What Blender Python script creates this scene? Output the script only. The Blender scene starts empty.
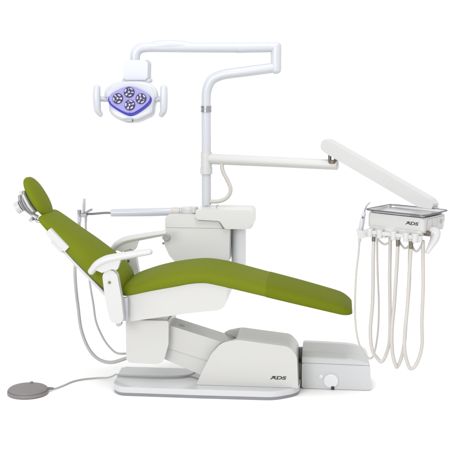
import bpy, bmesh, math, random
from mathutils import Vector, Matrix
random.seed(4)
S = bpy.context.scene
C = S.collection
R = math.radians

# ------------------------------------------------------------------ camera
AZ = R(6); D = 5.2
cam_d = bpy.data.cameras.new("camera"); cam = bpy.data.objects.new("camera", cam_d); C.objects.link(cam)
cam.location = (D*math.sin(AZ), -D*math.cos(AZ), 1.62)
cam.rotation_euler = (Vector((0, 0, 0.81)) - cam.location).to_track_quat('-Z', 'Y').to_euler()
cam_d.sensor_width = 36; cam_d.lens = 84.2; cam_d.clip_start = .05; cam_d.clip_end = 500
S.camera = cam

# ------------------------------------------------------------------ studio light: white all round, a big soft box in front, one overhead
w = bpy.data.worlds.new("World"); S.world = w; w.use_nodes = True
bg = w.node_tree.nodes['Background']; bg.inputs[0].default_value = (1, 1, 1, 1); bg.inputs[1].default_value = 1.10

def area(name, loc, target, size, power, col=(1, 1, 1), size_y=None):
    d = bpy.data.lights.new(name, 'AREA'); d.energy = power; d.color = col; d.size = size
    if size_y: d.shape = 'RECTANGLE'; d.size_y = size_y
    o = bpy.data.objects.new(name, d); C.objects.link(o); o.location = loc
    o.rotation_euler = (Vector(target) - Vector(loc)).to_track_quat('-Z', 'Y').to_euler()
    return o
area('softbox_front', (-2.2, -6.5, 2.6), (0, 0, .7), 2.6, 205, (1, .997, .99))
area('softbox_overhead', (.2, -1.2, 4.2), (.1, 0, .4), 1.8, 60)
S.view_settings.view_transform = 'Standard'; S.view_settings.look = 'None'
S.view_settings.exposure = 0; S.view_settings.gamma = 1

# ------------------------------------------------------------------ materials
def mat(name, col, rough=.4, metal=0, spec=.5, bump=0, bscale=300, var=0, vscale=6, coat=0, trans=0):
    m = bpy.data.materials.new(name); m.use_nodes = True
    nt = m.node_tree; b = nt.nodes['Principled BSDF']
    b.inputs['Base Color'].default_value = (*col, 1); b.inputs['Roughness'].default_value = rough
    b.inputs['Metallic'].default_value = metal; b.inputs['Specular IOR Level'].default_value = spec
    b.inputs['Coat Weight'].default_value = coat; b.inputs['Transmission Weight'].default_value = trans
    tc = nt.nodes.new('ShaderNodeTexCoord')
    if var:
        n = nt.nodes.new('ShaderNodeTexNoise'); n.inputs['Scale'].default_value = vscale; n.inputs['Detail'].default_value = 5
        nt.links.new(tc.outputs['Object'], n.inputs['Vector'])
        r = nt.nodes.new('ShaderNodeMapRange'); r.inputs['To Min'].default_value = 1-var; r.inputs['To Max'].default_value = 1+var
        nt.links.new(n.outputs['Fac'], r.inputs['Value'])
        mx = nt.nodes.new('ShaderNodeVectorMath'); mx.operation = 'SCALE'; mx.inputs[0].default_value = col
        nt.links.new(r.outputs[0], mx.inputs['Scale']); nt.links.new(mx.outputs[0], b.inputs['Base Color'])
        r2 = nt.nodes.new('ShaderNodeMapRange'); r2.inputs['To Min'].default_value = max(.02, rough-.08); r2.inputs['To Max'].default_value = rough+.08
        nt.links.new(n.outputs['Fac'], r2.inputs['Value']); nt.links.new(r2.outputs[0], b.inputs['Roughness'])
    if bump:
        n2 = nt.nodes.new('ShaderNodeTexNoise'); n2.inputs['Scale'].default_value = bscale; n2.inputs['Detail'].default_value = 3
        nt.links.new(tc.outputs['Object'], n2.inputs['Vector'])
        bp = nt.nodes.new('ShaderNodeBump'); bp.inputs['Strength'].default_value = bump; bp.inputs['Distance'].default_value = .002
        nt.links.new(n2.outputs['Fac'], bp.inputs['Height']); nt.links.new(bp.outputs[0], b.inputs['Normal'])
    return m
M = {}
M['floor'] = mat('white_floor', (.95, .95, .95), .9, spec=.1)
M['shell'] = mat('cream_white_plastic', (.475, .472, .462), .20)
M['white'] = mat('white_enamel', (.485, .485, .482), .30)
M['cabinet'] = mat('bright_cabinet_plastic', (.545, .545, .538), .28)
M['lampwhite'] = mat('cool_white_enamel', (.458, .470, .508), .24)
M['satinwhite'] = mat('satin_cool_enamel', (.515, .53, .57), .55, spec=.3)
M['plate'] = mat('white_gloss_plate', (.50, .505, .515), .12)
M['green'] = mat('green_upholstery', (.132, .162, .010), .55, spec=.03, bump=.25, bscale=300, var=.06, vscale=4)
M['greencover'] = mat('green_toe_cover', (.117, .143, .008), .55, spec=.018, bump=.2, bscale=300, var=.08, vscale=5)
M['steel'] = mat('brushed_steel', (.34, .34, .36), .28, 1, var=.05, vscale=40)
M['traysteel'] = mat('bright_tray_steel', (.66, .66, .67), .22, 1, var=.03, vscale=20)
M['darksteel'] = mat('dull_grey_metal', (.16, .16, .18), .35, 1)
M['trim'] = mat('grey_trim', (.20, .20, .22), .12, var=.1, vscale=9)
M['dark'] = mat('dark_plastic', (.02, .018, .016), .45)
M['brown'] = mat('brass_brown', (.165, .140, .110), .4, .6)
M['hose'] = mat('cream_hose', (.455, .435, .41), .42, var=.06, vscale=60)
def ribs(m, scale, strength):      # fine moulded rings along the hose
    nt = m.node_tree; wv = nt.nodes.new('ShaderNodeTexWave'); wv.bands_direction = 'Z'; wv.inputs['Scale'].default_value = scale
    tc = nt.nodes.new('ShaderNodeTexCoord'); nt.links.new(tc.outputs['Object'], wv.inputs['Vector'])
    bp = nt.nodes.new('ShaderNodeBump'); bp.inputs['Strength'].default_value = strength; bp.inputs['Distance'].default_value = .0015
    nt.links.new(wv.outputs['Fac'], bp.inputs['Height']); nt.links.new(bp.outputs[0], nt.nodes['Principled BSDF'].inputs['Normal'])
ribs(M['hose'], 60, .14)
M['greyhose'] = mat('grey_hose', (.36, .36, .355), .45, var=.05, vscale=50)
M['pedal'] = mat('taupe_grey_rubber', (.175, .165, .162), .6, bump=.15, bscale=350, var=.06, vscale=30)
M['lens'] = mat('lavender_lens', (.235, .22, .46), .45, spec=.3)
M['rim'] = mat('blue_rim', (.026, .023, .36), .45, spec=.3)
M['cup'] = mat('dark_reflector', (.022, .018, .05), .35, .2, spec=.3)
M['glint'] = mat('reflector_glint', (.22, .215, .32), .25, .5)  # pale tone for the painted glints in the lamp reflectors
M['disc'] = mat('bright_white_plastic', (.62, .625, .65), .3)
M['ink'] = mat('dark_grey_ink', (.03, .03, .034), .5)

# ------------------------------------------------------------------ object helpers
ORI = {}
def thing(name, label, cat, loc, group=None):
    o = bpy.data.objects.new(name, None); C.objects.link(o); o.location = loc; o.empty_display_size = .05
    o['label'] = label; o['category'] = cat
    if group: o['group'] = group
    ORI[o.name] = Vector(loc); return o
def obj(name, bm, m, parent=None, ang=38, wn=True, label=None):
    me = bpy.data.meshes.new(name)
    bmesh.ops.recalc_face_normals(bm, faces=bm.faces[:])
    o = bpy.data.objects.new(name, me); C.objects.link(o)
    if parent:
        base = ORI[parent.name]; o.parent = parent
        bmesh.ops.translate(bm, verts=bm.verts[:], vec=-base); ORI[o.name] = base
    bm.to_mesh(me); bm.free()
    for p in me.polygons: p.use_smooth = True
    me.set_sharp_from_angle(angle=R(ang))
    me.materials.append(M[m])
    if wn:
        md = o.modifiers.new('wn', 'WEIGHTED_NORMAL'); md.keep_sharp = True
    if label: o['label'] = label
    return o
def copy_tree(o, parent, off):
    c = o.copy(); C.objects.link(c); c.parent = parent; c.location = o.location + Vector(off); ORI[c.name] = ORI[o.name]
    for ch in o.children:
        d = ch.copy(); C.objects.link(d); d.parent = c
    return c
def merge(bm, other):
    t = bpy.data.meshes.new('t'); other.to_mesh(t); other.free(); bm.from_mesh(t); bpy.data.meshes.remove(t); return bm

# ------------------------------------------------------------------ shape helpers
def catmull(pts, k=8):
    P = [Vector(p) for p in pts]; out = []
    for i in range(len(P)-1):
        a = P[i-1] if i > 0 else 2*P[0]-P[1]; b = P[i]; c = P[i+1]; d = P[i+2] if i+2 < len(P) else 2*P[-1]-P[-2]
        for j in range(k):
            t = j/k
            out.append(.5*((2*b)+(c-a)*t+(2*a-5*b+4*c-d)*t*t+(3*b-a-3*c+d)*t**3))
    out.append(P[-1]); return out
def loft(bm, secs, cap=True):
    rings = [[bm.verts.new(v) for v in s] for s in secs]; n = len(rings[0])
    for a, b in zip(rings, rings[1:]):
        for i in range(n):
            bm.faces.new((a[i], a[(i+1) % n], b[(i+1) % n], b[i]))
    if cap:
        for rg in (rings[0], rings[-1]): bm.faces.new(rg)
    return bm
def tube(path, r, n=16, smooth=True, k=8, bm=None, sy=1, round_end=0, side=None):
    """round tube along a path; r one radius or one per path point"""
    bm = bm or bmesh.new()
    P = catmull(path, k) if smooth else [Vector(p) for p in path]
    m = len(P)
    if isinstance(r, (int, float)): rr = [r]*m
    else:
        rr = []
        for i in range(m):
            t = i/(m-1)*(len(r)-1); j = min(int(t), len(r)-2); rr.append(r[j]+(r[j+1]-r[j])*(t-j))
    if round_end:
        # rounded tips
        d0 = (P[0]-P[1]).normalized(); d1 = (P[-1]-P[-2]).normalized(); r0, r1 = rr[0], rr[-1]; q = round_end
        pre = [(P[0]+d0*q*r0*math.sin(a), r0*math.cos(a)) for a in (1.45, 1.1, .7, .35)]
        post = [(P[-1]+d1*q*r1*math.sin(a), r1*math.cos(a)) for a in (.35, .7, 1.1, 1.45)]
        P = [p for p, _ in pre]+P+[p for p, _ in post]; rr = [x for _, x in pre]+rr+[x for _, x in post]; m = len(P)
    up = None; secs = []
    for i in range(m):
        t = (P[min(i+1, m-1)]-P[max(i-1, 0)]).normalized()
        if up is None:
            up = Vector(side) if side else (Vector((0, 0, 1)) if abs(t.z) < .9 else Vector((0, 1, 0)))
        up = (up - t*up.dot(t)).normalized(); s = t.cross(up)
        secs.append([P[i]+(up*math.cos(2*math.pi*j/n)+s*sy*math.sin(2*math.pi*j/n))*rr[i] for j in range(n)])
    return loft(bm, secs)
def cyl(p0, p1, r0, r1=None, n=32, bev=0, bm=None):
    own = bmesh.new(); r1 = r0 if r1 is None else r1
    tube([p0, p1], [r0, r1], n, False, bm=own)
    if bev:
        es = [e for e in own.edges if any(len(f.verts) == n for f in e.link_faces)]
        bmesh.ops.bevel(own, geom=es, offset=bev, segments=3, affect='EDGES', profile=.5)
    return merge(bm, own) if bm else own
def rpoly(pts, r, seg=6):
    """rounds the corners of a closed 2-D polygon; r one radius or one per corner"""
    n = len(pts); out = []
    for i in range(n):
        p = Vector(pts[i]); a = Vector(pts[i-1])-p; b = Vector(pts[(i+1) % n])-p
        rad = r[i] if isinstance(r, (list, tuple)) else r
        la, lb = a.length, b.length; a.normalize(); b.normalize()
        th = a.angle(b)
        if rad <= 0 or th > 3.1: out.append(tuple(p)); continue
        d = min(rad/math.tan(th/2), la*.48, lb*.48)
        p0, p1 = p+a*d, p+b*d
        for j in range(seg+1):
            t = j/seg; out.append(tuple((1-t)**2*p0+2*t*(1-t)*p+t*t*p1))
    return out
def prism(pts, a, b, axis='y', bev=.006, seg=3, map=None):
    """extrudes a closed outline from a to b. axis y: outline is (x, z); axis x: (y, z); axis z: (x, y)"""
    bm = bmesh.new()
    if axis == 'y': f = lambda p, t: Vector((p[0], t, p[1]))
    elif axis == 'x': f = lambda p, t: Vector((t, p[0], p[1]))
    else: f = lambda p, t: Vector((p[0], p[1], t))
    loft(bm, [[f(p, a) for p in pts], [f(p, b) for p in pts]])
    if bev:
        n = len(pts)
        es = [e for e in bm.edges if any(len(q.verts) == n and n != 4 for q in e.link_faces)] if n != 4 else bm.edges[:]
        bmesh.ops.bevel(bm, geom=es, offset=bev, segments=seg, affect='EDGES', profile=.5, clamp_overlap=True)
    if map:
        for v in bm.verts: v.co = map(v.co)
    return bm
def box(x0, x1, y0, y1, z0, z1, bev=.004, map=None, seg=3):
    return prism([(x0, z0), (x1, z0), (x1, z1), (x0, z1)], y0, y1, 'y', bev, seg, map)
def sell(center, A, U, w, hb, ht, pt=2.4, pb=4, n=56):
    out = []
    for j in range(n):
        th = 2*math.pi*j/n; c, s = math.cos(th), math.sin(th); p = pt if s >= 0 else pb
        x = math.copysign(abs(c)**(2/p), c)*w; y = math.copysign(abs(s)**(2/p), s)
        out.append(center + A*x + U*(y*ht if y >= 0 else y*hb))
    return out
def interp(tab, x):
    if x <= tab[0][0]: return tab[0][1]
    for (a, va), (b, vb) in zip(tab, tab[1:]):
        if x <= b:
            i = tab.index((a, va)); h = b-a; t = (x-a)/h
            m0 = (vb-tab[i-1][1])/(b-tab[i-1][0]) if i else (vb-va)/h
            m1 = (tab[i+2][1]-va)/(tab[i+2][0]-a) if i+2 < len(tab) else (vb-va)/h
            return (2*t**3-3*t*t+1)*va+(t**3-2*t*t+t)*h*m0+(3*t*t-2*t**3)*vb+(t**3-t*t)*h*m1
    return tab[-1][1]
def text_bm(txt, size, sx=1, shear=0, bold=0, depth=.0006):
    cu = bpy.data.curves.new('t', 'FONT'); cu.body = txt; cu.size = size; cu.offset = bold; cu.shear = shear
    cu.align_x = 'CENTER'; cu.align_y = 'CENTER'; cu.extrude = depth
    o = bpy.data.objects.new('t', cu); C.objects.link(o)
    dg = bpy.context.evaluated_depsgraph_get(); me = bpy.data.meshes.new_from_object(o.evaluated_get(dg))
    bm = bmesh.new(); bm.from_mesh(me)
    bpy.data.objects.remove(o); bpy.data.curves.remove(cu); bpy.data.meshes.remove(me)
    for v in bm.verts: v.co.x *= sx
    return bm
def logo(size, place):
    """the letters ADS with the long bar that runs over the A towards the left"""
    bm = text_bm('ADS', size, 1.75, .18, size*.03)
    for (x0, x1, y) in ((-1.42, -.42, .31),):
        b = bmesh.new(); y0, y1 = (y-.055)*size, (y+.055)*size
        loft(b, [[Vector((x0*size+.2*y0, y0, z)), Vector((x1*size, y0, z)), Vector((x1*size+.1*size, y1, z)), Vector((x0*size+.2*y1, y1, z))] for z in (-.0006, .0006)])
        merge(bm, b)
    for v in bm.verts: v.co = place(v.co)
    return bm

# ------------------------------------------------------------------ setting
bm = bmesh.new()
v = [bm.verts.new((x, y, 0)) for x, y in ((-90, -60), (90, -60), (90, 120), (-90, 120))]; bm.faces.new(v)
fl = obj('floor', bm, 'floor', wn=False); fl['kind'] = 'structure'

# ================================================================== DENTAL CHAIR
YC = -.10
chair = thing('dental_chair', 'reclined dental patient chair with green cushions on a white base', 'dental chair', (0, YC, 0))

# base plate: white slab over a grey skid
pl = rpoly([(-.545, .055), (-.53, -.235), (-.49, -.288), (-.1, -.290), (.27, -.284), (.385, -.20), (.395, .055)], [.02, .05, .06, .2, .14, .12, .02], 8)
base = obj('base_plate', prism(pl, .0165, .0455, 'z', .0140, 8), 'plate', chair)
def inset(pts, d):
    cx, cy = -.07, -.12
    return [(x-math.copysign(min(d, abs(x-cx)), x-cx), y-math.copysign(min(d, abs(y-cy)), y-cy)) for x, y in pts]
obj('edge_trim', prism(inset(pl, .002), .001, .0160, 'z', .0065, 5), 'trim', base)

# pump cover with the slot the lift arm drops into
pc = rpoly([(-.120, .0465), (-.085, .125), (-.045, .205), (.005, .262), (.085, .2795), (.335, .252), (.374, .205), (.381, .0465)],
           [.004, .1, .12, .08, .08, .06, .05, .004], 10)
bm = prism(pc, -.218, .03, 'y', .02, 5)
cover = obj('pump_cover', bm, 'shell', chair, 45)
cut = obj('cutter', box(-.14, .075, -.185, -.008, .150, .36, .006), 'dark')
md = cover.modifiers.new('slot', 'BOOLEAN'); md.operation = 'DIFFERENCE'; md.object = cut; md.solver = 'EXACT'
cut.location = -ORI[cover.name] + ORI[cover.name]
dg = bpy.context.evaluated_depsgraph_get(); dg.update()
nm = bpy.data.meshes.new_from_object(cover.evaluated_get(dg)); cover.modifiers.clear()
old = cover.data; cover.data = nm; nm.name = 'pump_cover'; bpy.data.objects.remove(cut)
nm.materials.clear(); nm.materials.append(M['shell'])
for p in nm.polygons: p.material_index = 0; p.use_smooth = True
nm.set_sharp_from_angle(angle=R(45))
md = cover.modifiers.new('wn', 'WEIGHTED_NORMAL'); md.keep_sharp = True; md.weight = 100
bpy.data.meshes.remove(old)
obj('lettering', logo(.0225, lambda c: Vector((.283+c.x, -.2188-c.z, .094+c.y))), 'ink', cover, wn=False)
obj('slot_gasket', box(.062, .0735, -.17, -.02, .243, .2495, .001), 'trim', cover)

# lift arm
arm = obj('lift_arm', prism(rpoly([(-.30, .345), (-.267, .336), (.055, .240), (.06, .165), (-.02, .145), (-.30, .225)], [.01, .01, .03, .02, .02, .01]), -.178, -.012, 'y', .007), 'shell', chair)
obj('lower_link', prism(rpoly([(-.30, .2225), (-.02, .1425), (-.02, .09), (-.075, .072), (-.30, .165)], .008), -.172, -.02, 'y', .005), 'shell', arm)
obj('wear_mark', box(-.215, -.19, -.13, -.10, 0, .0012, .0003, lambda c: Vector((c.x, c.y, c.z+.336-(c.x+.267)*.298))), 'greyhose', arm)

# column under the seat
col = obj('column_cover', prism(rpoly([(-.466, .367), (-.466, .150), (-.283, .146), (-.255, .25), (-.253, .367)], [.008, .03, .055, .1, .008], 10), -.225, .03, 'y', .010, 4), 'shell', chair)
obj('column_neck', box(-.452, -.262, -.205, .02, .360, .43, .004), 'shell', col)

# seat shell
shell = obj('seat_shell', prism(rpoly([(-.447, .52), (-.440, .374), (-.138, .424), (.033, .446), (.040, .556), (-.06, .588), (-.28, .560)],
           [.01, .014, .3, .055, .01, .1, .2], 10), -.288, .088, 'y', .010, 4), 'shell', chair)
obj('hinge_plate', prism(rpoly([(-.505, .50), (-.436, .50), (-.4365, .388), (-.505, .382)], .004), -.325, -.296, 'y', .003), 'lampwhite', shell)
obj('console_bracket', box(-.25, -.14, .085, .50, .47, .51, .006), 'shell', shell)

# seat and leg rest: one long cushion
A = Vector((0, 1, 0))
zb = [(-.50, .492), (-.467, .487), (-.33, .517), (-.20, .543), (-.136, .557), (-.064, .563), (.0, .552), (.103, .530), (.25, .497), (.388, .466), (.60, .420), (.66, .408)]
zt = [(-.50, .535), (-.45, .558), (-.40, .578), (-.33, .602), (-.25, .622), (-.17, .635), (-.09, .640), (.0, .630), (.063, .616), (.2, .582), (.373, .540), (.50, .506), (.578, .483), (.63, .460), (.66, .446)]
ww = [(-.5, .185), (-.42, .200), (-.1, .202), (.1, .200), (.3, .193), (.5, .185), (.66, .178)]
def cushion(name, x0, x1, frame, zb, zt, ww, parent, r0, r1, pt, pb, nsec=70, low=.40, q0=2.6, q1=2.6):
    secs = []
    xs = [x0+r0*(1-math.cos(math.pi/2*i/9)) for i in range(9)] + [x0+r0+(x1-r1-x0-r0)*i/nsec for i in range(nsec+1)] + [x1-r1+r1*math.sin(math.pi/2*i/9) for i in range(1, 10)]
    for x in xs:
        k = 1
        if x < x0+r0: k = (max(0, 1-((x0+r0-x)/r0)**q0))**(1/q0)
        if x > x1-r1: k = (max(0, 1-((x-x1+r1)/r1)**q1))**(1/q1)
        k = max(k, .03)
        b, t, wd = interp(zb, x), interp(zt, x), interp(ww, x); mid = b+(t-b)*low
        o, U = frame(x, mid)
        secs.append(sell(o, A, U, wd*(1-(1-k)*.30) if k > .05 else wd*.70, (mid-b)*k, (t-mid)*k, pt, pb))
    bm = bmesh.new(); loft(bm, secs)
    return obj(name, bm, 'green', parent, 60, False)
seat = cushion('seat_cushion', -.488, .634, lambda x, z: (Vector((x, YC, z)), Vector((0, 0, 1))), zb, zt, ww, chair, .07, .06, 2.7, 4.0, 70, .42, 2.6, 2.0)

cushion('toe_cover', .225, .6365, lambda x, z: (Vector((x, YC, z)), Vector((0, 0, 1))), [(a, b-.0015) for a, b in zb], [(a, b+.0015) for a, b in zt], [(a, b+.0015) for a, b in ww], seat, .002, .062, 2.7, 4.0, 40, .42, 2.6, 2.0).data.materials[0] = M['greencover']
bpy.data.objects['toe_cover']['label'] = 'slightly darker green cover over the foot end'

# backrest: runs along its own leaning line
T0 = Vector((-.930, 0, .875)); ax = Vector((.718, 0, -.696)); nn = Vector((.696, 0, .718))
def back(a, n): return T0 + ax*a + nn*n + Vector((0, YC, 0)), nn
backrest = cushion('backrest_cushion', .034, .590, back,
    [(-.02, .016), (.05, .012), (.15, .004), (.3, .0), (.5, .003), (.6, .012)],
    [(-.02, .036), (.04, .050), (.10, .064), (.2, .082), (.315, .102), (.45, .116), (.52, .112), (.6, .09)],
    [(-.02, .145), (.05, .155), (.2, .172), (.4, .195), (.6, .197)], chair, .045, .075, 2.3, 4.5, 60, .35, 3.2, 2.4)
bm = bmesh.new()
secs = []
for a, wd in ((.11, .13), (.13, .150), (.3, .170), (.52, .19), (.575, .188)):
    o, U = back(a, -.004+.010*max(0, (.3-a)/.3)); secs.append(sell(o, A, U, wd, .016, .012, 6, 3))
loft(bm, secs)
bshell = obj('backrest_shell', bm, 'white', chair, 40)
def bmap(c):   # x along the backrest, y across, z out from it
    return T0 + ax*c.x + nn*c.z + Vector((0, c.y, 0))
tp = box(.116, .246, -.292, -.255, .008, .042, .004, bmap)
merge(tp, box(.164, .236, -.288, -.25, -.008, .012, .003, bmap))
touch = obj('side_panel', tp, 'white', bshell)
# headrest
HT = Vector((-.984, 0, 1.037)); hax = Vector((.504, 0, -.864)); hn = Vector((.864, 0, .504))
def hfr(a, n): return HT + hax*a + hn*n + Vector((0, YC, 0)), hn
secs = []
for i in range(41):
    t = -1+2*i/40; k = max(.02, (1-abs(t)**2.3)**(1/2.3)); a = .104+.113*t
    o, U = hfr(a, .008); secs.append(sell(o, A, U, .105*max(k, .12)**.9, .026*k, .032*k, 2.1, 2.3))
bm = bmesh.new(); loft(bm, secs)
head = obj('headrest_cushion', bm, 'green', chair, 60, False)
def hmap(c): return HT + hax*c.x + hn*c.z + Vector((0, c.y, 0))
bm = bmesh.new()
secs = []
for a, wd, h in ((.045, .03, -.026), (.06, .05, -.03), (.12, .055, -.032), (.155, .045, -.03), (.165, .03, -.026)):
    secs.append(sell(hmap(Vector((a, YC-.03, h))), A, hn, wd, .012, .012, 3, 3, 24))
loft(bm, secs)
brk = obj('headrest_bracket', bm, 'white', head)
for s in (-.075, -.045):
    obj('bracket_arm', tube([hmap(Vector((.04, YC+s, -.030))), hmap(Vector((.09, YC+s, -.052))), hmap(Vector((.15, YC+s, -.050))), hmap(Vector((.19, YC+s, -.030)))], .008), 'white', brk)
kc = lambda n, dy=0: hmap(Vector((.100, YC-.035+dy, n)))
obj('knob_stem', cyl(kc(-.072), kc(-.030), .017, bev=.002), 'white', brk)
obj('knob_ring', cyl(kc(-.079), kc(-.071), .027, bev=.001), 'dark', brk)
bm = cyl(kc(-.106), kc(-.0785), .0305, .029, 40, .006)
obj('knob', bm, 'white', brk)
for n_, a0, a1 in ((-.058, .05, .150), (-.048, .055, .165)):
    obj('slot_rail', tube([hmap(Vector((a0, YC-.085, n_+.012))), hmap(Vector((a0+.025, YC-.087, n_))), hmap(Vector(((a0+a1)/2, YC-.088, n_-.004))), hmap(Vector((a1-.02, YC-.087, n_))), hmap(Vector((a1, YC-.085, n_+.012)))], .0034, 10), 'steel' if n_ < -.05 else 'darksteel', brk)
bm = bmesh.new()
tube([hmap(Vector((.170, YC-.06, -.042))), hmap(Vector((.205, YC-.06, -.040))), T0+ax*.075+Vector((0, YC-.06, 0))+nn*.012, T0+ax*.16+Vector((0, YC-.06, 0))+nn*.02], .007, bm=bm)
tube([hmap(Vector((.185, YC-.11, -.050))), hmap(Vector((.185, YC-.01, -.050)))], .009, bm=bm)
obj('slide_rail', bm, 'steel', head)

# arm rests
YA = -.36
def arm_parts():
    p = [(-.600, YA, .633), (-.572, YA, .666), (-.535, YA, .688), (-.500, YA, .699), (-.413, YA, .7165), (-.350, YA, .728), (-.318, YA, .733)]
    bm = tube(p, [.017, .0195, .020, .0195, .0175, .0155, .0145], 24, sy=1.35, round_end=.9, side=(0, 0, 1))
    merge(bm, prism(rpoly([(-.585, .672), (-.575, .643), (-.545, .630), (-.495, .650), (-.472, .642), (-.450, .708), (-.50, .708), (-.55, .69)], [.004, .012, .01, .02, .012, .02, .01, .01], 5), YA-.018, YA+.012, 'y', .006))
    rest = obj('armrest', bm, 'white', chair)
    post = obj('support_post', prism(rpoly([(-.546, .62), (-.512, .657), (-.474, .622), (-.456, .515), (-.446, .394), (-.470, .384), (-.502, .388), (-.516, .41), (-.534, .505)],
        [.04, .05, .04, .1, .02, .02, .02, .03, .1], 6), YA-.012, YA+.030, 'y', .007), 'white', rest)
    bm = cyl((-.511, YA-.017, .584), (-.511, YA-.005, .584), .0065, bev=.0012)
    obj('screw', bm, 'brown', rest)
    obj('foot_bolt', cyl((-.472, YA-.006, .381), (-.472, YA+.03, .381), .014, bev=.003), 'greyhose', rest)
    return rest
r1 = arm_parts()
copy_tree(r1, chair, (-.012, .52, .005))

# ================================================================== SIDE CONSOLE (behind the chair)
con = thing('side_console', 'cream white utility cabinet standing behind the green seat', 'console', (-.18, .45, 0))
body = obj('cabinet', prism(rpoly([(-.352, .7435), (-.360, .655), (-.330, .59), (-.262, .52), (-.06, .50), (-.010, .56), (-.006, .7435)], [.004, .06, .06, .07, .06, .06, .004], 8), .30, .60, 'y', .014, 4), 'cabinet', con)
obj('lid', prism(rpoly([(-.353, .745), (-.352, .800), (-.335, .808), (-.05, .812), (-.010, .800), (-.006, .745)], [.003, .02, .02, .02, .02, .003]), .299, .601, 'y', .012, 4), 'cabinet', con)
k = obj('drain_knob', cyl((-.345, .285, .693), (-.345, .33, .693), .021, bev=.006), 'brown', body)
k.data.materials.clear(); k.data.materials.append(M['greyhose'])
for z in (.671, .641): obj('hose_barb', cyl((-.384, .40, z), (-.345, .40, z), .0055, bev=.001), 'brown', body)
brkt = obj('post_bracket', prism(rpoly([(-.186, .846), (.117, .846), (.121, .746), (-.030, .744), (-.058, .786), (-.186, .792)], [.018, .022, .036, .024, .024, .014], 8), .282, .475, 'y', .005, 4), 'cabinet', con)
obj('bracket_shadow_line', prism([(-.172, .796), (-.060, .790), (-.034, .754), (-.042, .742), (-.064, .7825), (-.172, .7865)], .292, .49, 'y', 0), 'trim', brkt)  # grey strip painted in as the shadow line below the bracket's step
obj('cap_screw', tube([(-.085, .36, .845), (-.080, .36, .861), (-.072, .36, .853)], .003, 10), 'greyhose', brkt)
obj('support_tube', cyl((.031, .42, .50), (.031, .42, .752), .039, n=48, bev=.004), 'disc', con)

# ================================================================== OPERATING LAMP
lamp = thing('operating_lamp', 'white dental operating lamp on a tall bent post with a jointed arm', 'lamp', (-.145, .42, .84))
obj('post', cyl((-.145, .42, .854), (-.145, .42, 1.365), .0248, n=40), 'lampwhite', lamp)
jr = cyl((-.145, .42, 1.352), (-.145, .42, 1.366), .0285, n=40, bev=.003)
merge(jr, cyl((-.145, .42, 1.370), (-.145, .42, 1.384), .0285, n=40, bev=.003))
obj('swivel_ring', jr, 'steel', lamp)
obj('bent_tube', tube([(-.145, .42, 1.365), (-.145, .42, 1.42), (-.140, .42, 1.47), (-.118, .42, 1.518), (-.075, .42, 1.543), (-.02, .42, 1.555), (.08, .42, 1.568), (.215, .42, 1.586)], [.0245, .0245, .0255, .0265, .0265, .0265, .027, .0275], 32), 'lampwhite', lamp)
bm = tube([(.225, .42, 1.573), (.225, .42, 1.60), (.225, .42, 1.65), (.225, .42, 1.699)], .0275, 36, False, round_end=.75)
obj('elbow', bm, 'lampwhite', lamp)
ua = tube([(.215, .42, 1.692), (.10, .41, 1.690), (.02, .40, 1.688)], .0265, 32, False)
obj('upper_arm', ua, 'lampwhite', lamp)
bm = tube([(.18, .417, 1.692), (.05, .405, 1.690), (-.28, .375, 1.691), (-.44, .36, 1.692)], [.0275, .0275, .0265, .0255], 32, False)
merge(bm, tube([(-.21, .382, 1.695), (-.26, .377, 1.700), (-.33, .37, 1.703), (-.40, .364, 1.699), (-.45, .36, 1.692)], [.020, .026, .028, .027, .02], 28))
obj('arm_sleeve', bm, 'lampwhite', lamp)
obj('drop_joint', tube([(-.40, .361, 1.692), (-.44, .357, 1.692), (-.485, .352, 1.686), (-.508, .349, 1.662), (-.512, .348, 1.630), (-.512, .348, 1.595)], [.022, .0255, .0265, .0265, .026, .026], 28), 'lampwhite', lamp)
def lx(px): return -.515+(px-132)*.00521
def lz(py): return 1.42-(py-100)*.00528
yk = prism(rpoly([(lx(122.5), lz(80.5)), (lx(122.5), lz(64)), (lx(126), lz(61)), (lx(144), lz(61)), (lx(147.5), lz(64)), (lx(147), lz(80.5))], [.010, .02, .02, .02, .02, .010]), .29, .40, 'y', .0065, 4)
merge(yk, box(lx(120.5), lx(149), .30, .39, lz(83.5), lz(79.5), .006))
obj('yoke', yk, 'satinwhite', lamp)
# head, tipped down a little
HC = Vector((lx(132.5), .26, lz(101))); HR = Matrix.Rotation(R(-12), 3, 'X')
def tip(c): return HC + HR @ (Vector(c)-HC)
hp = [(105.5, 95), (109, 88), (121, 83), (146, 83), (155.5, 88), (158.5, 95), (156, 105), (154.5, 114), (147, 118.5), (138, 122), (126, 122), (117, 118.5), (111, 113), (109.5, 103)]
hp = [(q.x, q.y) for q in catmull([Vector((lx(a), lz(b), 0)) for a, b in hp]+[Vector((lx(hp[0][0]), lz(hp[0][1]), 0))], 5)][:-1]
bm = bmesh.new(); secs = []
c0 = Vector((lx(132.5), lz(102)))
for y, sc in ((.212, .86), (.214, .93), (.220, .975), (.23, .995), (.25, 1), (.29, .985), (.33, .90), (.355, .76), (.37, .55), (.375, .3)):
    secs.append([tip((c0.x+(x-c0.x)*sc, y, c0.y+(z-c0.y)*sc)) for x, z in hp])
loft(bm, secs)
lh = obj('lamp_head', bm, 'lampwhite', lamp, 50, False)
lp = [(111.4, 100.5), (114, 96.5), (123, 91.5), (131.6, 89.2), (140, 91), (150, 96.5), (152.6, 100.5), (150, 105.5), (141, 112.5), (133, 115.5), (124, 112.5), (114, 106)]
lens2 = [(q.x, q.y) for q in catmull([Vector((lx(a), lz(b), 0)) for a, b in lp]+[Vector((lx(lp[0][0]), lz(lp[0][1]), 0))], 5)][:-1]
rim = [(x, z-.007) for x, z in lens2]
def tm(c): return tip(c)
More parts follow.
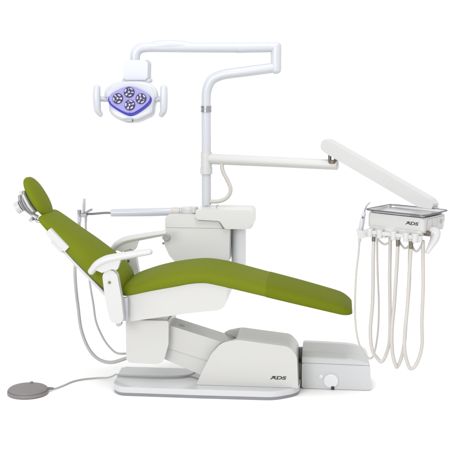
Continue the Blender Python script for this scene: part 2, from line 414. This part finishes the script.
obj('lens_rim', prism([(c0.x+(x-c0.x)*1.06, c0.y+(z-c0.y)*1.08-.005) for x, z in lens2], .196, .216, 'y', .004, 3, tm), 'rim', lh)
obj('lens', prism(lens2, .190, .206, 'y', .005, 3, lambda c: tip((c.x, c.y, c.z+.002))), 'lens', lh)
for a, b in ((120.6, 101), (131.8, 94.8), (143.8, 101), (132.8, 107.3)):
    cx, cz = lx(a), lz(b); bm = bmesh.new()
    merge(bm, cyl((cx, .1855, cz), (cx, .192, cz), .0270, .0285, 32, .0015))
    for v_ in bm.verts: v_.co = tip(v_.co)
    cup = obj('reflector', bm, 'cup', lh)
    bm = bmesh.new()
    for q, (t0, t1, ra, rb) in enumerate(((.2, .95, .0165, .0245), (1.5, 2.0, .010, .0235), (2.5, 3.3, .0145, .022), (3.9, 4.25, .009, .024), (4.7, 5.5, .0175, .0245), (5.75, 5.95, .010, .021))):
        t0 += a*.35; t1 += a*.35
        pts = [(cx+rb*math.cos(t0+(t1-t0)*k/5), cz+rb*math.sin(t0+(t1-t0)*k/5)) for k in range(6)]+[(cx+ra*math.cos(t1-(t1-t0)*k/5), cz+ra*math.sin(t1-(t1-t0)*k/5)) for k in range(6)]
        merge(bm, prism(pts, .1838, .1852, 'y', 0, 1, tm))
    merge(bm, prism([(cx+.0055*math.cos(t*math.pi/6), cz+.0055*math.sin(t*math.pi/6)) for t in range(12)], .181, .1852, 'y', 0, 1, tm))
    obj('reflector_glints', bm, 'glint', cup, wn=False)  # pale arcs painted as reflections in the dark cup, plus a centre dot
obj('switch', prism(rpoly([(lx(128.3), lz(123.3)), (lx(135.2), lz(123.3)), (lx(135.2), lz(120.3)), (lx(128.3), lz(120.3))], .004), .199, .225, 'y', .002, 2, tm), 'darksteel', lh)
for s in (-1, 1):
    def hx(px): return lx(132.5+s*(px-132.5))
    bm = tube([(hx(166), .21, lz(87.5)), (hx(166.2), .205, lz(95)), (hx(166), .205, lz(104)), (hx(165.5), .208, lz(110)), (hx(163), .215, lz(114.5))], [.0180, .0195, .0195, .0175, .013], 20, round_end=.7)
    merge(bm, tube([(hx(154), .25, lz(99)), (hx(160), .235, lz(99)), (hx(166), .21, lz(98.5))], [.017, .015, .013], 16))
    obj('handle', bm, 'lampwhite', lh)
    obj('pivot_bracket', tube([(hx(148), .245, lz(84.5)), (hx(153.5), .235, lz(87.5)), (hx(157), .23, lz(92)), (hx(157.5), .23, lz(97))], .0095, 14), 'lampwhite', lh)

# ================================================================== DELIVERY UNIT
du = thing('delivery_unit', 'white instrument delivery unit hanging on a long jointed arm', 'delivery unit', (-.145, .42, .93))
bm = cyl((-.145, .42, 1.020), (-.145, .42, 1.137), .0295, n=40, bev=.004)
merge(bm, cyl((-.145, .42, 1.022), (-.145, .42, 1.055), .0325, n=40, bev=.005))
obj('collar', bm, 'white', du)
E1 = Vector((.553, .205, 1.097))
bm = tube([(-.135, .42, 1.102), (.22, .31, 1.100), tuple(E1)], [.0285, .027, .026], 28, False, sy=.9, round_end=.25)
obj('swing_arm', bm, 'white', du)
obj('umbilical_hose', tube([(-.058, .385, 1.085), (-.052, .385, 1.04), (-.024, .385, .985), (-.010, .385, .940), (-.028, .39, .900), (-.07, .40, .877), (-.125, .415, .871)], .0105, 14), 'hose', du)
jp = cyl((.515, .205, 1.105), (.515, .205, 1.165), .0085, n=16)
merge(jp, cyl((.545, .20, 1.105), (.545, .20, 1.150), .0085, n=16))
merge(jp, cyl((.530, .203, 1.105), (.530, .203, 1.122), .022, n=20, bev=.003))
merge(jp, cyl((.548, .185, 1.135), (.548, .215, 1.135), .009, n=16))
obj('joint_pins', jp, 'brown', du)
# balance arm
B0 = Vector((.500, .215, 1.198)); B1 = Vector((1.005, -.145, .940)); bd = (B1-B0).normalized(); bs = bd.cross(Vector((0, 0, 1))).normalized(); bu = bs.cross(bd)
L = (B1-B0).length
def bam(c): return B0 + bd*c.x + bs*c.y + bu*c.z
o2 = rpoly([(-.02, -.024), (-.02, .027), (.01, .0325), (L-.015, .0325), (L+.014, .020), (L+.014, -.0325), (.02, -.0335)], [.02, .02, .02, .01, .008, .01, .02], 6)
obj('balance_arm', prism(o2, -.026, .026, 'y', .020, 6, bam), 'white', du)
# head (its own axes: 34 degrees to the chair)
O = Vector((.69, -.23, 0)); ex = Vector((.8247, -.5652, 0)); ey = Vector((.5652, .8247, 0))
def dl(c): return O + ex*c[0] + ey*c[1] + Vector((0, 0, c[2]))
def lp2(x0, x1, y0, y1, r=.02): return rpoly([(x0, y0), (x1, y0), (x1, y1), (x0, y1)], r)
hb = prism(lp2(.0, .302, .014, .210, .018), .846, .9155, 'z', .012, 4, dl)
merge(hb, prism(lp2(.012, .292, .005, .10, .02), .832, .856, 'z', .008, 3, dl))
db = obj('control_head', hb, 'white', du)
am = prism(lp2(.165, .265, .206, .285, .015), .866, .905, 'z', .006, 3, dl)
merge(am, cyl(dl((.215, .258, .900)), dl((.215, .258, .935)), .024, n=28, bev=.003))
obj('arm_mount', am, 'white', db)
bm = bmesh.new()
secs = []
for i in range(15):
    t = -1+2*i/14; k = max(.05, math.sqrt(1-t*t)); secs.append([dl((.125+.062*t, .035+.035*k*math.cos(a*math.pi/10), .836+.034*k*math.sin(a*math.pi/10))) for a in range(20)])
loft(bm, secs); obj('valve_housing', bm, 'white', db)
obj('lettering', logo(.0195, lambda c: dl((.240+c.x, .0135-c.z*1.0, .886+c.y))), 'ink', db, wn=False)
sp = prism([(.045, .856), (.192, .856), (.192, .908), (.045, .908)], .3022, .3055, 'x', .0012, 2, dl)
spo = obj('side_plate', sp, 'white', db)
bm = bmesh.new()
bm.free()
for y in (.082, .128): obj('panel_line', box(.3053, .3060, y, y+.0025, .858, .906, .0002, dl), 'greyhose', spo, wn=False)
obj('button', cyl(dl((.3055, .165, .886)), dl((.3085, .165, .886)), .010, bev=.001, n=20), 'greyhose', spo)
obj('knob', cyl(dl((.290, .045, .843)), dl((.315, .045, .843)), .0125, n=24, bev=.003), 'brown', db)
g = tube([dl((.298, .075, .850)), dl((.321, .085, .842)), dl((.326, .072, .815)), dl((.319, .052, .785)), dl((.311, .036, .757))], [.024, .0265, .022, .016, .0105], 20, sy=.7, round_end=.6)
obj('grip', g, 'white', db)
# holder row under the front edge
bar = prism(lp2(.006, .290, -.022, .022, .014), .822, .838, 'z', .005, 3, dl)
hbar = obj('holder_bar', bar, 'white', db)
HX = [.037, .090, .165, .232, .278]
for x in HX:
    bm = cyl(dl((x, -.016, .806)), dl((x, -.016, .846)), .0145, .0165, 24, .003)
    merge(bm, cyl(dl((x+.016, -.004, .808)), dl((x+.016, -.004, .836)), .012, .012, 20, .003))
    obj('holder', bm, 'white', hbar)
for x0, x1, dz in ((.062, .120, .044), (.178, .226, .05), (.238, .292, .058)):
    a, b = dl((x0, .01, .818)), dl((min(x1, .284), .04, .812)); m_ = (a+b)/2
    obj('hose_loop', tube([a, a+Vector((.003, 0, -.025)), m_+Vector((0, 0, -dz)), b+Vector((-.003, 0, -.022)), b], .0052, 10), 'hose', db)

# steel tray lying on the head
tr = bmesh.new(); secs = []
for off, z in ((.012, .9185), (.003, .9200), (-.002, .9255), (-.008, .9300), (-.010, .9312), (-.008, .9322), (0, .9285), (.005, .9225), (.014, .9212), (.06, .9210)):
    secs.append([dl((x, y, z)) for x, y in lp2(.006+off, .302-off, .006+off, .216-off, max(.004, .024-off*.5))])
loft(tr, secs)
tray = obj('instrument_tray', tr, 'traysteel', None, 30); ORI[tray.name] = Vector((0, 0, 0))
rp = [dl((x, y, .9312)) for x, y in lp2(-.004, .312, -.004, .226, .03)]
obj('rolled_rim', tube(rp+[rp[0]], .0032, 10, False), 'darksteel', tray)
tray['label'] = 'shallow steel instrument tray lying on top of the delivery unit'; tray['category'] = 'tray'

# instruments hanging from the holders, each with its own looped hose
def hose(name, label, path, r, xc, con=True, m='hose', grp='hoses hanging from the delivery unit'):
    t = thing(name, label, 'hose', path[0], grp)
    obj('tubing', tube(path, r, 12, k=10), m, t)
    if con:
        p = Vector(path[0]); bm = cyl(p+Vector((0, 0, -.006)), p+Vector((0, 0, .030)), .0088, .0095, 20, .002)
        obj('connector', bm, 'brown', t)
        obj('ferrule', cyl(p+Vector((0, 0, -.022)), p+Vector((0, 0, -.005)), .0078, .0085, 20, .001), 'hose', t)
    return t
def hp_(x, y=-.016):
    p = dl((x, y, 0)); return p.x, p.y
def path_between(a, ya, b, yb, pts):
    """a and b are the two hanging points (x, y); pts lists (x, z) down and up again"""
    n = len(pts); out = []
    for i, (x, z) in enumerate(pts):
        t = i/(n-1); t = t*t*(3-2*t); j = .0035 if 0 < i < n-1 else 0
        out.append((x+random.uniform(-j, j), ya+(yb-ya)*t+random.uniform(-2*j, 2*j), z+random.uniform(-j, j)))
    return out
ya = hp_(.037)[1]; yb = dl((.12, .04, 0)).y
hose('handpiece_hose', 'cream handpiece hose looping down from the second holder, nearest the slim syringe',
     path_between(0, ya, 0, yb, [(.728, .790), (.730, .70), (.727, .50), (.724, .36), (.735, .265), (.757, .215), (.776, .207), (.797, .235), (.810, .31), (.811, .45), (.806, .62), (.803, .76), (.803, .82)]), .0085, 0)
ya = hp_(.165)[1]; yb = dl((.225, .03, 0)).y
hose('handpiece_hose', 'cream handpiece hose in the middle of three, with the narrowest loop',
     path_between(0, ya, 0, yb, [(.836, .782), (.833, .68), (.828, .50), (.822, .37), (.824, .27), (.836, .212), (.850, .203), (.864, .235), (.878, .315), (.886, .42), (.892, .60), (.894, .74), (.893, .80)]), .0085, 0)
ya = hp_(.232)[1]; yb = dl((.278, .03, 0)).y
hose('handpiece_hose', 'cream handpiece hose at the grip end, its loop hanging lowest of all',
     path_between(0, ya, 0, yb, [(.894, .778), (.892, .68), (.886, .50), (.874, .39), (.878, .295), (.892, .228), (.912, .204), (.935, .232), (.953, .315), (.956, .44), (.953, .60), (.950, .72), (.948, .81)]), .0085, 0)
sy_ = thing('water_syringe', 'slim white air water syringe at the end holder with a thin pale hose', 'syringe', (.672, -.22, .80), 'hoses hanging from the delivery unit')
sbm = tube([(.663, -.22, .775), (.667, -.22, .82), (.674, -.22, .87), (.682, -.22, .915)], [.007, .0115, .012, .0085], 18, round_end=.5)
obj('handle', sbm, 'lampwhite', sy_)
obj('nozzle', tube([(.683, -.22, .915), (.687, -.22, .932), (.694, -.22, .948), (.706, -.22, .961)], .0034, 10, round_end=1), 'steel', sy_)
obj('button', cyl((.676, -.240, .893), (.676, -.225, .893), .0045, n=14), 'darksteel', sy_)
obj('clip', prism(rpoly([(.645, .838), (.705, .826), (.708, .806), (.665, .790), (.655, .800)], .006), -.245, -.205, 'y', .004), 'white', sy_)
obj('tubing', tube([(.663, -.22, .778), (.660, -.22, .72), (.651, -.22, .62), (.648, -.222, .50), (.652, -.224, .38), (.668, -.226, .29), (.698, -.22, .225), (.728, -.21, .203), (.748, -.19, .235), (.762, -.17, .33), (.764, -.15, .46), (.755, -.14, .62), (.750, -.13, .76), (.750, -.13, .83)], .0048, 10, k=10), 'hose', sy_)

# ================================================================== ASSISTANT ARM
aa = thing('assistant_arm', 'straight white arm reaching left from the console with a steel end rod', 'instrument arm', (-.23, .40, .81))
pv = cyl((-.24, .42, .808), (-.24, .42, .838), .045, n=36, bev=.005)
merge(pv, cyl((-.21, .40, .812), (-.21, .40, .846), .022, n=24, bev=.004))
obj('pivot', pv, 'white', aa)
obj('grip_tube', tube([(-.24, .42, .818), (-.34, .405, .815), (-.45, .392, .812), (-.660, .38, .807)], [.017, .0215, .0225, .0205], 28, False), 'lampwhite', aa)
obj('rubber_band', cyl((-.335, .404, .8165), (-.290, .409, .8165), .0225, n=28, bev=.003), 'hose', aa)
obj('rod', tube([(-.655, .38, .807), (-.70, .38, .806), (-.76, .38, .800), (-.805, .38, .798)], .0062, 14), 'darksteel', aa)
hb = box(-.842, -.792, .365, .395, .782, .803, .004)
merge(hb, tube([(-.812, .38, .795), (-.79, .372, .812), (-.765, .365, .826)], .006, 10, round_end=1))
merge(hb, cyl((-.834, .372, .785), (-.834, .372, .822), .011, n=20, bev=.002))
obj('hose_holder', hb, 'steel', aa)
obj('suction_tip', tube([(-.812, .385, .79), (-.811, .385, .85), (-.808, .385, .880)], [.0075, .0085, .006], 14, round_end=.6), 'hose', aa)

def shose(label, path, r):
    t = thing('suction_hose', label, 'hose', path[0], 'suction hoses behind the backrest')
    obj('tubing', tube(path, r, 14, k=10), 'greyhose', t)
    obj('hose_end', cyl(Vector(path[0])+Vector((0, 0, -.03)), Vector(path[0])+Vector((0, 0, .012)), r*1.25, n=20, bev=.002), 'lampwhite', t)
shose('thick grey suction hose, the outer of the two behind the backrest', [(-.835, .372, .785), (-.838, .36, .70), (-.832, .28, .60), (-.822, .20, .52), (-.806, .15, .43), (-.785, .10, .352), (-.766, .08, .235), (-.724, .05, .145), (-.667, .02, .095), (-.585, -.04, .094), (-.50, -.05, .122), (-.455, -.05, .14)], .0088)
shose('thin grey suction hose, the inner one ending at the column', [(-.802, .385, .785), (-.800, .37, .70), (-.775, .28, .56), (-.740, .20, .434), (-.712, .14, .355), (-.690, .10, .27), (-.650, .08, .19), (-.60, .02, .155), (-.549, -.05, .147), (-.497, -.05, .146), (-.455, -.05, .15)], .0056)

# ================================================================== FOOT PEDAL
fp = thing('foot_pedal', 'round taupe grey foot pedal lying on the floor with its cord', 'foot pedal', (-.945, -.30, 0))
secs = []
for r_, z in ((.088, .001), (.1, .004), (.1015, .012), (.099, .020), (.097, .0215), (.0955, .026), (.090, .030), (.07, .034), (.04, .0365), (.012, .0372)):
    secs.append([Vector((-.945+r_*math.cos(2*math.pi*i/64), -.30+r_*math.sin(2*math.pi*i/64), z)) for i in range(64)])
bm = bmesh.new(); loft(bm, secs); pd = obj('pedal_disc', bm, 'pedal', fp, 30)
obj('rim_seam', tube([(-.945+.0975*math.cos(2*math.pi*i/64), -.30+.0975*math.sin(2*math.pi*i/64), .0205) for i in range(65)], .0013, 8, False), 'dark', pd)
obj('cable_relief', tube([(-.862, -.268, .018), (-.845, -.252, .014), (-.833, -.240, .010)], [.0085, .0075, .0055], 14), 'pedal', fp)
obj('centre_stud', cyl((-.945, -.235, .033), (-.945, -.235, .041), .008, n=20, bev=.002), 'pedal', pd)
obj('cord', tube([(-.855, -.262, .018), (-.83, -.235, .008), (-.80, -.17, .005), (-.77, -.10, .005), (-.725, -.055, .005), (-.66, -.03, .006), (-.60, -.05, .016), (-.565, -.075, .034), (-.545, -.10, .0495), (-.50, -.115, .0505), (-.40, -.118, .0505), (-.30, -.115, .0505), (-.22, -.10, .0505), (-.165, -.07, .052), (-.125, -.04, .075), (-.10, -.02, .10)], .0042, 10, k=10), 'greyhose', fp)

# ================================================================== FLOOR BOX
fb = thing('junction_box', 'low white junction box with a round port at the foot end of the chair', 'floor box', (.56, 0, 0))
def taper(c):   # the foot end leans outwards towards the floor
    return Vector((c.x + (max(0, c.x-.5)/.23)*(.012-.09*c.z)*.55, c.y, c.z))
bb = obj('box_body', prism(rpoly([(.394, .003), (.733, .003), (.731, .128), (.394, .133)], [.008, .008, .006, .006]), -.082, .12, 'y', .007, 3, taper), 'plate', fb)
ys = rpoly([(-.082, .1332), (-.078, .162), (-.045, .186), (.06, .203), (.12, .20), (.12, .1332)], [.004, .02, .035, .05, .02, .004], 6)
secs = []
for x, s, dz in ((.394, .93, 0), (.398, .98, 0), (.408, 1, 0), (.50, .99, 0), (.62, .95, 0), (.655, .89, 0), (.69, .74, 0), (.715, .50, 0), (.726, .22, 0), (.729, .03, 0)):
    d0 = -.0045*(x-.394)/.335
    secs.append([Vector((x, y, .1332+d0+(z-.1332)*s)) for y, z in ys])
bm = bmesh.new(); loft(bm, secs)
obj('box_lid', bm, 'plate', fb, 40)
obj('round_port', cyl((.540, -.0875, .047), (.540, -.080, .047), .0355, n=48, bev=.002), 'disc', bb)
obj('port_dot', cyl((.490, -.0850, .068), (.490, -.080, .068), .0105, n=28, bev=.001), 'disc', bb)
obj('cable_notch', box(.541, .556, -.0890, -.078, .002, .0195, .001), 'dark', bb)
pb = box(.376, .3935, -.06, .02, .035, .125, .003)
obj('pipe_joint', pb, 'brown', fb)
bm = cyl((.384, .03, .12), (.384, .03, .185), .010, n=20, bev=.002)
obj('water_pipe', bm, 'lampwhite', fb)
